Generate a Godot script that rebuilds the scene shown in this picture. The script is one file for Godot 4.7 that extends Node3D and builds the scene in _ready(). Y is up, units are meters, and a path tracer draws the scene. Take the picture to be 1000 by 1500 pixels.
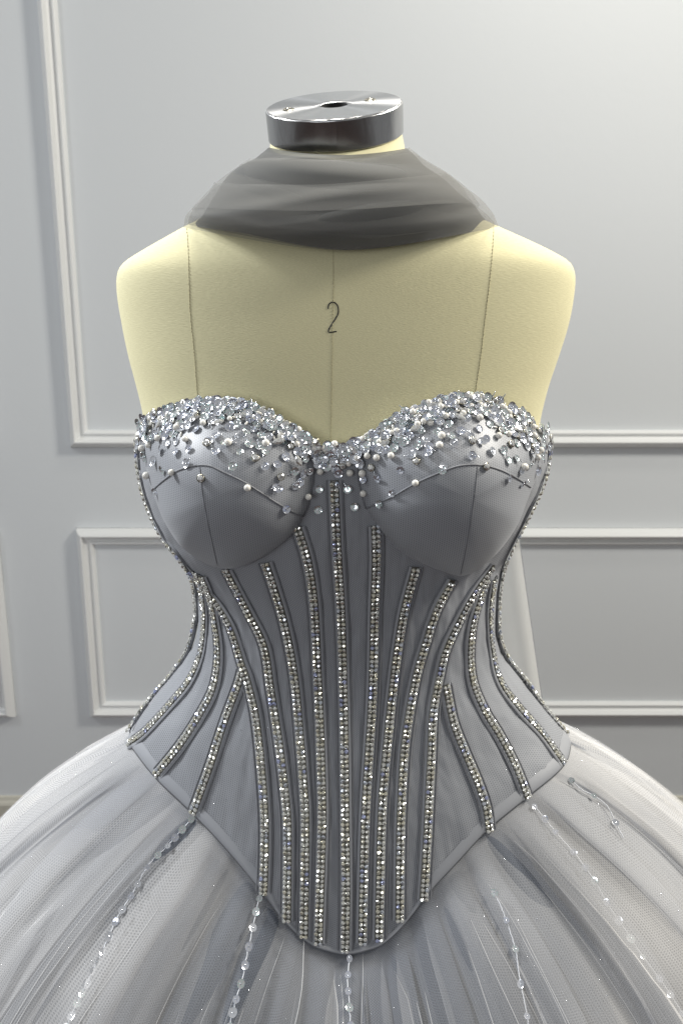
extends Node3D
# A strapless beaded ball gown on a dress form with a tulle scarf, in front of a panelled wall.
# Outlines were measured on the photograph and are laid onto real body surfaces through the measured lens.

const FOCAL := 1235.0          # photograph pixels
const PITCH := 13.5            # degrees down
const EYE := Vector3(0, 1.3, 0.727)
const WALL_Z := -1.2356

var rng := RandomNumberGenerator.new()
var M := {}
var form: Body
var gown: Body
var hem_y := PackedFloat32Array()
var top_y := PackedFloat32Array()
var cups := []
var skirt_noise := FastNoiseLite.new()

# ------------------------------------------------------------------ geometry helpers
class Geo:
	var v := PackedVector3Array()
	var i := PackedInt32Array()
	var uv := PackedVector2Array()
	var c := PackedColorArray()
	func vert(p: Vector3, t := Vector2.ZERO) -> int:
		v.append(p); uv.append(t)
		return v.size() - 1
	func tri(a: int, b: int, d: int) -> void:
		i.append(a); i.append(b); i.append(d)
	func quad(a: int, b: int, d: int, e: int) -> void:
		i.append_array(PackedInt32Array([a, b, d, a, d, e]))
	func commit(flat := false, into: ArrayMesh = null) -> ArrayMesh:
		var m := into if into else ArrayMesh.new()
		if i.is_empty():
			return m
		var arr := []
		arr.resize(Mesh.ARRAY_MAX)
		if flat:
			var fv := PackedVector3Array()
			var fn := PackedVector3Array()
			var fu := PackedVector2Array()
			var fc := PackedColorArray()
			for k in range(0, i.size(), 3):
				var n := (v[i[k + 2]] - v[i[k]]).cross(v[i[k + 1]] - v[i[k]]).normalized()
				for q in 3:
					fv.append(v[i[k + q]]); fn.append(n); fu.append(uv[i[k + q]])
					if c.size():
						fc.append(c[k / 3])
			arr[Mesh.ARRAY_VERTEX] = fv
			arr[Mesh.ARRAY_NORMAL] = fn
			arr[Mesh.ARRAY_TEX_UV] = fu
			if fc.size():
				arr[Mesh.ARRAY_COLOR] = fc
		else:
			var nn := PackedVector3Array()
			nn.resize(v.size())
			for k in range(0, i.size(), 3):
				var n := (v[i[k + 2]] - v[i[k]]).cross(v[i[k + 1]] - v[i[k]])
				nn[i[k]] += n; nn[i[k + 1]] += n; nn[i[k + 2]] += n
			for k in nn.size():
				nn[k] = nn[k].normalized() if nn[k].length_squared() > 1e-20 else Vector3.UP
			arr[Mesh.ARRAY_VERTEX] = v
			arr[Mesh.ARRAY_NORMAL] = nn
			arr[Mesh.ARRAY_TEX_UV] = uv
			if c.size() == v.size():
				arr[Mesh.ARRAY_COLOR] = c
			arr[Mesh.ARRAY_INDEX] = i
		m.add_surface_from_arrays(Mesh.PRIMITIVE_TRIANGLES, arr)
		return m
	# a grid of points, nu by nv; wrap joins the last column to the first
	func grid(pts: PackedVector3Array, uvs: PackedVector2Array, nu: int, nv: int, wrap := false) -> void:
		var b := v.size()
		v.append_array(pts); uv.append_array(uvs)
		for y in nv - 1:
			for x in (nu if wrap else nu - 1):
				var x2 := (x + 1) % nu
				quad(b + y * nu + x, b + y * nu + x2, b + (y + 1) * nu + x2, b + (y + 1) * nu + x)
	func tube(p: PackedVector3Array, r: float, sides := 6, squash := 1.0, ups := PackedVector3Array()) -> void:
		var b := v.size()
		var n := p.size()
		for k in n:
			var t := (p[mini(k + 1, n - 1)] - p[maxi(k - 1, 0)]).normalized()
			var up := ups[k] if ups.size() else Vector3(0.01, 0.02, 1.0)
			var s := t.cross(up).normalized()
			up = s.cross(t).normalized()
			var rr := r * (0.35 if k == 0 or k == n - 1 else 1.0)
			for q in sides:
				var a := TAU * q / sides
				vert(p[k] + s * cos(a) * rr + up * sin(a) * rr * squash, Vector2(float(q) / sides, k * 0.01))
		for k in n - 1:
			for q in sides:
				var q2 := (q + 1) % sides
				quad(b + k * sides + q, b + k * sides + q2, b + (k + 1) * sides + q2, b + (k + 1) * sides + q)
		for q in range(1, sides - 1):
			tri(b, b + q + 1, b + q)
			tri(b + (n - 1) * sides, b + (n - 1) * sides + q, b + (n - 1) * sides + q + 1)
	# revolve a profile of (radius, height) about y
	func lathe(prof: Array, sides: int) -> void:
		var b := v.size()
		var n := prof.size()
		for k in n:
			for q in sides + 1:
				var a := TAU * q / sides
				vert(Vector3(sin(a) * prof[k].x, prof[k].y, cos(a) * prof[k].x), Vector2(float(q) / sides, float(k) / n))
		for k in n - 1:
			for q in sides:
				quad(b + k * (sides + 1) + q, b + (k + 1) * (sides + 1) + q, b + (k + 1) * (sides + 1) + q + 1, b + k * (sides + 1) + q + 1)

# a body whose horizontal slices are superellipses
class Body:
	var y0: float
	var y1: float
	var n := 2.2
	const N := 300
	var cx := PackedFloat32Array()
	var a := PackedFloat32Array()
	var bf := PackedFloat32Array()
	var bb := PackedFloat32Array()
	func at(y: float) -> Array:
		var t := clampf((y - y0) / (y1 - y0), 0.0, 1.0) * (N - 1)
		var k := mini(int(t), N - 2)
		var f := t - k
		return [lerpf(cx[k], cx[k + 1], f), lerpf(a[k], a[k + 1], f), lerpf(bf[k], bf[k + 1], f), lerpf(bb[k], bb[k + 1], f)]
	func val(p: Vector3) -> float:
		var t := clampf((p.y - y0) / (y1 - y0), 0.0, 1.0) * (N - 1)
		var k := mini(int(t), N - 2)
		var f := t - k
		var b := lerpf(bf[k], bf[k + 1], f) if p.z > 0.0 else lerpf(bb[k], bb[k + 1], f)
		return pow(pow(absf((p.x - lerpf(cx[k], cx[k + 1], f)) / lerpf(a[k], a[k + 1], f)), n) + pow(absf(p.z) / b, n), 1.0 / n) - 1.0
	func point(th: float, y: float, off := 0.0) -> Vector3:
		var s := at(y)
		var b: float = s[2] if cos(th) > 0.0 else s[3]
		var r := pow(pow(absf(sin(th)) / s[1], n) + pow(absf(cos(th)) / b, n), -1.0 / n) + off
		return Vector3(s[0] + sin(th) * r, y, cos(th) * r)
	func normal(p: Vector3) -> Vector3:
		var e := 0.0006
		var g := Vector3(val(p + Vector3(e, 0, 0)) - val(p - Vector3(e, 0, 0)), val(p + Vector3(0, e, 0)) - val(p - Vector3(0, e, 0)), val(p + Vector3(0, 0, e)) - val(p - Vector3(0, 0, e)))
		return g.normalized()

func ray(q: Vector2) -> Vector3:
	var x := (q.x - 500.0) / FOCAL
	var y := (750.0 - q.y) / FOCAL
	var s := sin(deg_to_rad(PITCH))
	var c := cos(deg_to_rad(PITCH))
	return Vector3(x, y * c - s, -c - y * s)

func on_z(q: Vector2, z: float) -> Vector3:
	var d := ray(q)
	return EYE + d * ((z - EYE.z) / d.z)

func project(p: Vector3) -> Vector2:
	var s := sin(deg_to_rad(PITCH))
	var c := cos(deg_to_rad(PITCH))
	var d := p - EYE
	var w := -d.y * s - d.z * c
	return Vector2(500.0 + FOCAL * d.x / w, 750.0 - FOCAL * (d.y * c - d.z * s) / w)

# where the sight line through a measured point first meets a body (or passes closest to it)
func hit_val(f: Callable, q: Vector2, z_from := 0.34, z_to := -0.12) -> Vector3:
	var d := ray(q)
	var t0 := (z_from - EYE.z) / d.z
	var t1 := (z_to - EYE.z) / d.z
	var best := t0
	var best_v := 1e9
	var prev := t0
	for k in 41:
		var t := lerpf(t0, t1, k / 40.0)
		var v: float = f.call(EYE + d * t)
		if v < 0.0:
			var a := prev
			var b := t
			for j in 14:
				var m := (a + b) / 2.0
				if f.call(EYE + d * m) < 0.0:
					b = m
				else:
					a = m
			return EYE + d * b
		if v < best_v:
			best_v = v; best = t
		prev = t
	return EYE + d * best

func hit(b: Body, q: Vector2) -> Vector3:
	return hit_val(b.val, q)

func hermite(xs: Array, ys: Array, x: float) -> float:
	var n := xs.size()
	if x <= xs[0]: return ys[0]
	if x >= xs[n - 1]: return ys[n - 1]
	var k := 0
	while x > xs[k + 1]: k += 1
	var h: float = xs[k + 1] - xs[k]
	var d: float = (ys[k + 1] - ys[k]) / h
	var m0: float = d if k == 0 else ((ys[k] - ys[k - 1]) / (xs[k] - xs[k - 1]) + d) / 2.0
	var m1: float = d if k == n - 2 else ((ys[k + 2] - ys[k + 1]) / (xs[k + 2] - xs[k + 1]) + d) / 2.0
	var t: float = (x - xs[k]) / h
	return ys[k] * (2 * t * t * t - 3 * t * t + 1) + m0 * h * (t * t * t - 2 * t * t + t) + ys[k + 1] * (3 * t * t - 2 * t * t * t) + m1 * h * (t * t * t - t * t)

# a smooth curve through measured points, resampled at an even step
func curve(p: Array, step: float) -> PackedVector2Array:
	var fine := PackedVector2Array()
	for k in p.size() - 1:
		var a: Vector2 = p[maxi(k - 1, 0)]
		var d: Vector2 = p[mini(k + 2, p.size() - 1)]
		for j in 12:
			fine.append(p[k].cubic_interpolate(p[k + 1], a, d, j / 12.0))
	fine.append(p[p.size() - 1])
	var out := PackedVector2Array([fine[0]])
	var left := step
	for k in fine.size() - 1:
		var a := fine[k]
		var l := a.distance_to(fine[k + 1])
		var u := 0.0
		while l - u >= left:
			u += left
			out.append(a.lerp(fine[k + 1], u / l))
			left = step
		left -= l - u
	if out[out.size() - 1].distance_to(fine[fine.size() - 1]) > step * 0.3:
		out.append(fine[fine.size() - 1])
	return out

func pts(s: String) -> Array:          # "x,y x,y ..." in photograph pixels
	var o := []
	for w in s.split(" ", false):
		var c := w.split(",")
		o.append(Vector2(c[0].to_float(), c[1].to_float()))
	return o

# ------------------------------------------------------------------ nodes
func thing(called: String, label: String, category: String, at := Vector3.ZERO) -> Node3D:
	var o := Node3D.new()
	o.name = called
	add_child(o)
	o.position = at
	o.set_meta("label", label)
	o.set_meta("category", category)
	return o

func part(called: String, mesh: Mesh, m, parent: Node, kind := "") -> MeshInstance3D:
	var o := MeshInstance3D.new()
	o.name = numbered(called, parent)
	o.mesh = mesh
	if m is Array:
		for k in m.size():
			o.set_surface_override_material(k, m[k])
	else:
		for k in mesh.get_surface_count():
			o.set_surface_override_material(k, m)
	if kind: o.set_meta("kind", kind)
	parent.add_child(o, true)
	return o

var names := {}
func numbered(called: String, parent: Node) -> String:
	var k := called
	var n: int = names.get(k, 0)
	names[k] = n + 1
	return called if n == 0 else "%s_%03d" % [called, n]

func many(called: String, mesh: Mesh, m, where: Array, parent: Node, tints := []) -> MultiMeshInstance3D:
	var mm := MultiMesh.new()
	mm.transform_format = MultiMesh.TRANSFORM_3D
	mm.use_colors = tints.size() > 0
	mm.mesh = mesh
	mm.instance_count = where.size()
	for k in where.size():
		mm.set_instance_transform(k, where[k])
		if tints.size(): mm.set_instance_color(k, tints[k])
	var o := MultiMeshInstance3D.new()
	o.name = numbered(called, parent)
	o.multimesh = mm
	if m is Array:
		for k in m.size(): mesh.surface_set_material(k, m[k])
	else:
		o.material_override = m
	o.set_meta("kind", "stuff")
	parent.add_child(o, true)
	return o

func lin(r: float, g: float, b: float, a := 1.0) -> Color:
	var c := Color(r, g, b).linear_to_srgb()
	c.a = a
	return c

func mat(called: String, c: Color, rough: float, metal := 0.0) -> StandardMaterial3D:
	var m := StandardMaterial3D.new()
	m.resource_name = called
	m.albedo_color = c
	m.roughness = rough
	m.metallic = metal
	M[called] = m
	return m

func noise_tex(freq: float, size: int, sd: int, normal := false, bump := 4.0) -> NoiseTexture2D:
	var n := FastNoiseLite.new()
	n.seed = sd
	n.frequency = freq
	n.fractal_octaves = 4
	var t := NoiseTexture2D.new()
	t.noise = n
	t.width = size; t.height = size
	t.seamless = true
	t.as_normal_map = normal
	t.bump_strength = bump
	return t

# woven or netted cloth: a small tile of cells, threads pale and holes dark
func net_tex(cells: int, hole: float, diamond: bool, alpha: bool) -> ImageTexture:
	var s := 128
	var im := Image.create(s, s, false, Image.FORMAT_RGBA8)
	for y in s:
		for x in s:
			var u := fposmod(float(x) / s * cells, 1.0) - 0.5
			var w := fposmod(float(y) / s * cells + (0.5 if int(float(x) / s * cells) % 2 else 0.0), 1.0) - 0.5
			var d := (absf(u) + absf(w)) * 1.2 if diamond else sqrt(u * u + w * w) * 1.5
			var t := smoothstep(0.38, 0.62, d)
			var k := lerpf(hole, 1.0, t)
			im.set_pixel(x, y, Color(1, 1, 1, k) if alpha else Color(k, k, k, 1))
	return ImageTexture.create_from_image(im)

func materials() -> void:
	var wp := mat("wall paint", lin(0.755, 0.785, 0.80), 0.7)
	wp.normal_enabled = true
	wp.normal_texture = noise_tex(0.03, 512, 3, true, 3.0)
	wp.normal_scale = 0.05
	wp.uv1_triplanar = true
	wp.uv1_world_triplanar = true
	wp.uv1_scale = Vector3(2.2, 2.2, 2.2)
	mat("moulding paint", lin(0.85, 0.86, 0.85), 0.45)
	mat("baseboard paint", lin(0.6, 0.58, 0.5), 0.5)
	var fl := mat("dark floor", lin(0.05, 0.022, 0.015), 0.35)
	fl.roughness_texture = noise_tex(0.02, 256, 9)
	var ln := mat("linen", lin(0.71, 0.665, 0.42), 0.92)
	ln.heightmap_enabled = true
	ln.heightmap_texture = noise_tex(0.09, 512, 5)
	var ramp := Gradient.new()
	ramp.colors = PackedColorArray([Color(0.93, 0.93, 0.92), Color(1, 1, 1)])
	var lt := noise_tex(0.07, 512, 8)
	lt.color_ramp = ramp
	ln.albedo_texture = lt
	ln.heightmap_scale = 0.011
	ln.uv1_scale = Vector3(6.0, 34.0, 1.0)
	ln.rim_enabled = true
	ln.rim = 0.25
	mat("seam thread", lin(0.46, 0.42, 0.265), 0.9)
	mat("ink", lin(0.012, 0.012, 0.014), 0.6)
	var st := mat("brushed steel", lin(0.52, 0.53, 0.55), 0.19, 1.0)
	st.anisotropy_enabled = true
	st.anisotropy = 0.92
	var ss := mat("turned steel", lin(0.5, 0.5, 0.5), 0.24, 1.0)
	ss.anisotropy_enabled = true
	ss.heightmap_enabled = true
	ss.heightmap_texture = noise_tex(0.02, 256, 21)
	ss.heightmap_scale = 0.05
	ss.uv1_scale = Vector3(2.0, 0.15, 1.0)
	ss.anisotropy = 0.6
	mat("dark hole", lin(0.006, 0.006, 0.006), 0.6)
	var bo := mat("bodice tulle", lin(0.30, 0.312, 0.335), 0.48)
	bo.albedo_texture = net_tex(8, 0.8, true, false)
	bo.uv1_scale = Vector3(74, 74, 1)
	bo.rim_enabled = true
	bo.rim = 0.5
	mat("satin trim", lin(0.29, 0.30, 0.32), 0.5)
	mat("dark cord", lin(0.17, 0.175, 0.19), 0.6)
	mat("lining satin", lin(0.10, 0.107, 0.12), 0.6)
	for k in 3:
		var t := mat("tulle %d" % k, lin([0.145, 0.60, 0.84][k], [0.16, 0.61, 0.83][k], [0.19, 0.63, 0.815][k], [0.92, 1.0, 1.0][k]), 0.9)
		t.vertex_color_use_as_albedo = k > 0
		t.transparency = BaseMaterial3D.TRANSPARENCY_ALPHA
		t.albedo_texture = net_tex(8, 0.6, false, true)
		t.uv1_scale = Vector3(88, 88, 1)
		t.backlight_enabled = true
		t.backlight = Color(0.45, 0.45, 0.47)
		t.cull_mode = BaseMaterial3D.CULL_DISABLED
	for k in 2:
		var t := mat("scarf tulle %d" % k, lin([0.085, 0.19][k], [0.087, 0.19][k], [0.084, 0.18][k], [0.9, 0.32][k]), 0.85)
		t.transparency = BaseMaterial3D.TRANSPARENCY_ALPHA
		t.backlight_enabled = true
		t.backlight = Color(0.4, 0.4, 0.4)
		t.cull_mode = BaseMaterial3D.CULL_DISABLED
	var tl := mat("scarf tail tulle", lin(0.85, 0.84, 0.79, 0.42), 0.9)
	tl.transparency = BaseMaterial3D.TRANSPARENCY_ALPHA
	tl.backlight_enabled = true
	tl.backlight = Color(0.5, 0.5, 0.5)
	var cr := mat("tulle crease", lin(0.72, 0.72, 0.72, 0.36), 0.9)
	cr.transparency = BaseMaterial3D.TRANSPARENCY_ALPHA
	var pe := mat("pearl", lin(0.78, 0.76, 0.70), 0.22)
	pe.clearcoat_enabled = true
	pe.clearcoat = 0.8
	pe.clearcoat_roughness = 0.08
	var sq := mat("sequin film", Color.WHITE, 0.11, 0.82)
	sq.vertex_color_use_as_albedo = true
	mat("glass bead", lin(0.75, 0.78, 0.82), 0.06, 0.85)
	var gm := mat("foiled crystal", Color.WHITE, 0.07, 0.78)
	gm.vertex_color_use_as_albedo = true
	mat("crystal", lin(0.86, 0.85, 0.80), 0.04, 1.0)
	mat("dark setting", lin(0.14, 0.138, 0.12), 0.35, 0.6)
	mat("setting metal", lin(0.50, 0.47, 0.38), 0.22, 1.0)
	mat("thread", lin(0.62, 0.64, 0.68), 0.5)
	mat("glitter fleck", lin(0.85, 0.87, 0.92), 0.1, 1.0)

# ------------------------------------------------------------------ the scene
func _ready() -> void:
	rng.seed = 20240611
	skirt_noise.seed = 11
	skirt_noise.frequency = 0.02
	var cam := Camera3D.new()
	cam.name = "camera"
	add_child(cam)
	cam.position = EYE
	cam.rotation_degrees = Vector3(-PITCH, 0, 0)
	cam.fov = rad_to_deg(2.0 * atan(750.0 / FOCAL))
	cam.near = 0.05
	cam.far = 50.0
	cam.current = true
	var lens := CameraAttributesPhysical.new()
	lens.frustum_focal_length = 12.0 * FOCAL / 750.0
	lens.frustum_focus_distance = 0.63
	lens.frustum_near = 0.05
	lens.frustum_far = 50.0
	lens.exposure_aperture = 9.0
	cam.attributes = lens
	var env := Environment.new()
	env.background_mode = Environment.BG_COLOR
	env.background_color = lin(0.215, 0.218, 0.222)
	env.tonemap_mode = Environment.TONE_MAPPER_LINEAR
	env.tonemap_exposure = 1.14
	env.sdfgi_enabled = true
	env.ssao_enabled = true
	env.ssil_enabled = true
	var we := WorldEnvironment.new()
	we.name = "world_environment"
	we.environment = env
	add_child(we)
	spot("ceiling_spot_over_form", Vector3(-0.03, 2.75, -0.30), Vector3(-0.03, 0, 0.0), 26.0, 0.12, 1.6, Color(1.0, 0.98, 0.94))
	spot("ceiling_spot_left", Vector3(-1.65, 2.55, -0.3), Vector3(-0.15, 0.92, 0.0), 23.0, 0.12, 5.4, Color(0.98, 0.99, 1.0))
	spot("ceiling_spot_right", Vector3(1.7, 2.55, -0.3), Vector3(0.15, 0.92, 0.0), 23.0, 0.12, 4.1, Color(1.0, 0.98, 0.94))
	area("ceiling_light_right", Vector3(2.2, 2.85, 0.25), Vector3(0.0, 1.0, -0.3), Vector2(0.45, 0.45), 4.4, Color(1.0, 0.98, 0.94))
	area("left_wall_fill", Vector3(-2.2, 2.75, 0.3), Vector3(-0.3, 0.7, -0.5), Vector2(0.45, 0.45), 1.1, Color(0.98, 0.99, 1.0))  # added weak fill that lifts the left wall, no such fitting known
	area("wall_downlight", Vector3(0.5, 2.6, WALL_Z + 0.62), Vector3(0.3, 0.6, WALL_Z), Vector2(0.16, 0.16), 0.34, Color(1.0, 0.98, 0.94))
	area("front_fill_behind_camera", Vector3(-1.5, 1.5, 2.9), Vector3(0, 1.25, 0), Vector2(1.6, 1.0), 1.75, Color(0.97, 0.98, 1.0))  # added soft frontal fill for chest and waist, stands for no real source

	materials()
	bodies()
	setting()
	dress_form()
	scarf()
	ball_gown()

func area(called: String, at: Vector3, to: Vector3, size: Vector2, energy: float, c: Color) -> void:
	var l := AreaLight3D.new()
	l.name = called
	add_child(l)
	l.position = at
	l.look_at(to, Vector3(0.0, 0.1, 1.0) if absf((to - at).normalized().y) > 0.9 else Vector3.UP)
	l.area_size = size
	l.area_normalize_energy = true
	l.light_energy = energy
	l.light_color = c
	l.area_range = 12.0
	l.shadow_enabled = true

func spot(called: String, at: Vector3, to: Vector3, angle: float, size: float, energy: float, c: Color) -> void:
	var l := SpotLight3D.new()
	l.name = called
	add_child(l)
	l.position = at
	l.look_at(to, Vector3(0.1, 0.2, 1.0))
	l.spot_angle = angle
	l.spot_range = 8.0
	l.spot_attenuation = 2.0
	l.spot_angle_attenuation = 0.6
	l.light_size = size
	l.light_energy = energy
	l.light_color = c
	l.shadow_enabled = true

func make_body(rows: Array, depth: Array, n: float) -> Body:
	var b := Body.new()
	b.n = n
	var ys := []
	var ls := []
	var rs := []
	for k in range(rows.size() - 1, -1, -1):
		ys.append(on_z(Vector2(500, rows[k][0]), 0).y)
		ls.append(on_z(Vector2(rows[k][1], rows[k][0]), 0).x)
		rs.append(on_z(Vector2(rows[k][2], rows[k][0]), 0).x)
	var dy := []
	var df := []
	var db := []
	for k in range(depth.size() - 1, -1, -1):
		dy.append(depth[k][0]); df.append(depth[k][1]); db.append(depth[k][2])
	b.y0 = ys[0]; b.y1 = ys[ys.size() - 1]
	for k in Body.N:
		var y := lerpf(b.y0, b.y1, float(k) / (Body.N - 1))
		var l := hermite(ys, ls, y)
		var r := hermite(ys, rs, y)
		b.cx.append((l + r) / 2.0)
		b.a.append((r - l) / 2.0)
		b.bf.append(hermite(dy, df, y))
		b.bb.append(hermite(dy, db, y))
	return b

func bodies() -> void:
	form = make_body([[252, 392, 598], [268, 385, 606], [295, 352, 646], [318, 305, 694], [335, 270, 730], [350, 243, 764], [370, 208, 806], [383, 188, 828], [393, 179, 835], [407, 175, 838], [425, 175, 837], [470, 182, 829], [520, 193, 813], [560, 204, 799], [600, 214, 788], [640, 220, 780], [740, 260, 742], [830, 300, 705], [900, 310, 695], [960, 300, 705]],
		[[1.41, 0.050, 0.056], [1.385, 0.056, 0.064], [1.355, 0.066, 0.08], [1.33, 0.076, 0.09], [1.29, 0.087, 0.10], [1.24, 0.097, 0.10], [1.19, 0.103, 0.092], [1.10, 0.085, 0.08], [0.98, 0.08, 0.08]], 2.35)
	gown = make_body([[570, 196, 806], [610, 206, 796], [640, 208, 797], [690, 211, 792], [735, 222, 778], [785, 244, 752], [812, 265, 736], [850, 287, 726], [900, 293, 723], [934, 287, 725], [966, 272, 738], [1000, 246, 765], [1038, 214, 794], [1075, 192, 828], [1090, 188, 834], [1150, 176, 850], [1240, 165, 862], [1420, 160, 866]],
		[[1.24, 0.110, 0.105], [1.19, 0.112, 0.096], [1.13, 0.108, 0.09], [1.08, 0.099, 0.085], [1.03, 0.094, 0.084], [0.98, 0.097, 0.095], [0.93, 0.109, 0.118], [0.88, 0.124, 0.14], [0.83, 0.138, 0.152], [0.78, 0.149, 0.16], [0.73, 0.158, 0.165], [0.65, 0.168, 0.17]], 2.15)

# ------------------------------------------------------------------ the setting
func box(g: Geo, lo: Vector3, hi: Vector3) -> void:
	var b := g.v.size()
	for k in 8:
		g.vert(Vector3(hi.x if k & 1 else lo.x, hi.y if k & 2 else lo.y, hi.z if k & 4 else lo.z))
	for f in [[0, 1, 3, 2], [5, 4, 6, 7], [4, 0, 2, 6], [1, 5, 7, 3], [2, 3, 7, 6], [4, 5, 1, 0]]:
		g.quad(b + f[3], b + f[2], b + f[1], b + f[0])

func setting() -> void:
	var g := Geo.new()
	box(g, Vector3(-4, -0.1, WALL_Z), Vector3(4, 0.0, 4))
	var fl := part("floor", g.commit(true), M["dark floor"], self)
	fl.set_meta("kind", "structure")
	fl.set_meta("label", "dark red brown floor at the foot of the wall")
	g = Geo.new()
	box(g, Vector3(-4, -0.1, WALL_Z - 0.12), Vector3(4, 2.9, WALL_Z))
	var wall := part("wall", g.commit(true), M["wall paint"], self)
	wall.set_meta("kind", "structure")
	wall.set_meta("label", "pale grey painted wall with raised rectangular panel mouldings")
	g = Geo.new()
	# stepped skirting: plinth and cap bead
	var prof := [Vector2(0, 0), Vector2(0.016, 0), Vector2(0.016, 0.05), Vector2(0.013, 0.056), Vector2(0.009, 0.06), Vector2(0.006, 0.068), Vector2(0, 0.07)]
	for k in prof.size() - 1:
		var a: Vector2 = prof[k]
		var b: Vector2 = prof[k + 1]
		var n := g.v.size()
		g.vert(Vector3(-4, a.y, WALL_Z + a.x)); g.vert(Vector3(4, a.y, WALL_Z + a.x))
		g.vert(Vector3(4, b.y, WALL_Z + b.x)); g.vert(Vector3(-4, b.y, WALL_Z + b.x))
		g.quad(n + 3, n + 2, n + 1, n)
	part("baseboard", g.commit(true), M["baseboard paint"], wall)
	for f in [[-0.635, 0.984, 1.75, 2.45], [-0.637, 0.295, 1.75, 0.79], [-1.95, 0.295, -0.824, 0.79], [-1.95, 0.984, -0.824, 2.45]]:
		part("panel_moulding", moulding(f[0], f[1], f[2], f[3]), M["moulding paint"], wall)

# a mitred picture-frame moulding: outer bead, cove, inner bead
func moulding(x0: float, y0: float, x1: float, y1: float) -> ArrayMesh:
	var prof := []
	for k in 9: prof.append(Vector2(0.001 + 0.017 * (1 - cos(PI * k / 8.0)) / 2.0, 0.026 * sin(PI * k / 8.0 * 0.62) / sin(PI * 0.5)))
	for k in 6: prof.append(Vector2(0.020 + 0.010 * k / 5.0, 0.0135 - 0.006 * sin(PI * 0.5 * k / 5.0)))
	for k in 7: prof.append(Vector2(0.031 + 0.011 * (1 - cos(PI * k / 6.0)) / 2.0, 0.0075 + 0.0055 * sin(PI * k / 6.0) - 0.0075 * maxf(0, (k - 3) / 3.0)))
	prof.insert(0, Vector2(0.0, 0.0))
	var g := Geo.new()
	var n := prof.size()
	for side in 4:
		var b := g.v.size()
		for e in 2:
			var cnr := (side + e) % 4
			for p in prof:
				var x: float = (x0 + p.x) if cnr in [0, 3] else (x1 - p.x)
				var y: float = (y0 + p.x) if cnr in [0, 1] else (y1 - p.x)
				g.vert(Vector3(x, y, WALL_Z + p.y))
		for k in n - 1:
			g.quad(b + k, b + k + 1, b + n + k + 1, b + n + k)
	return g.commit()

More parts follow.
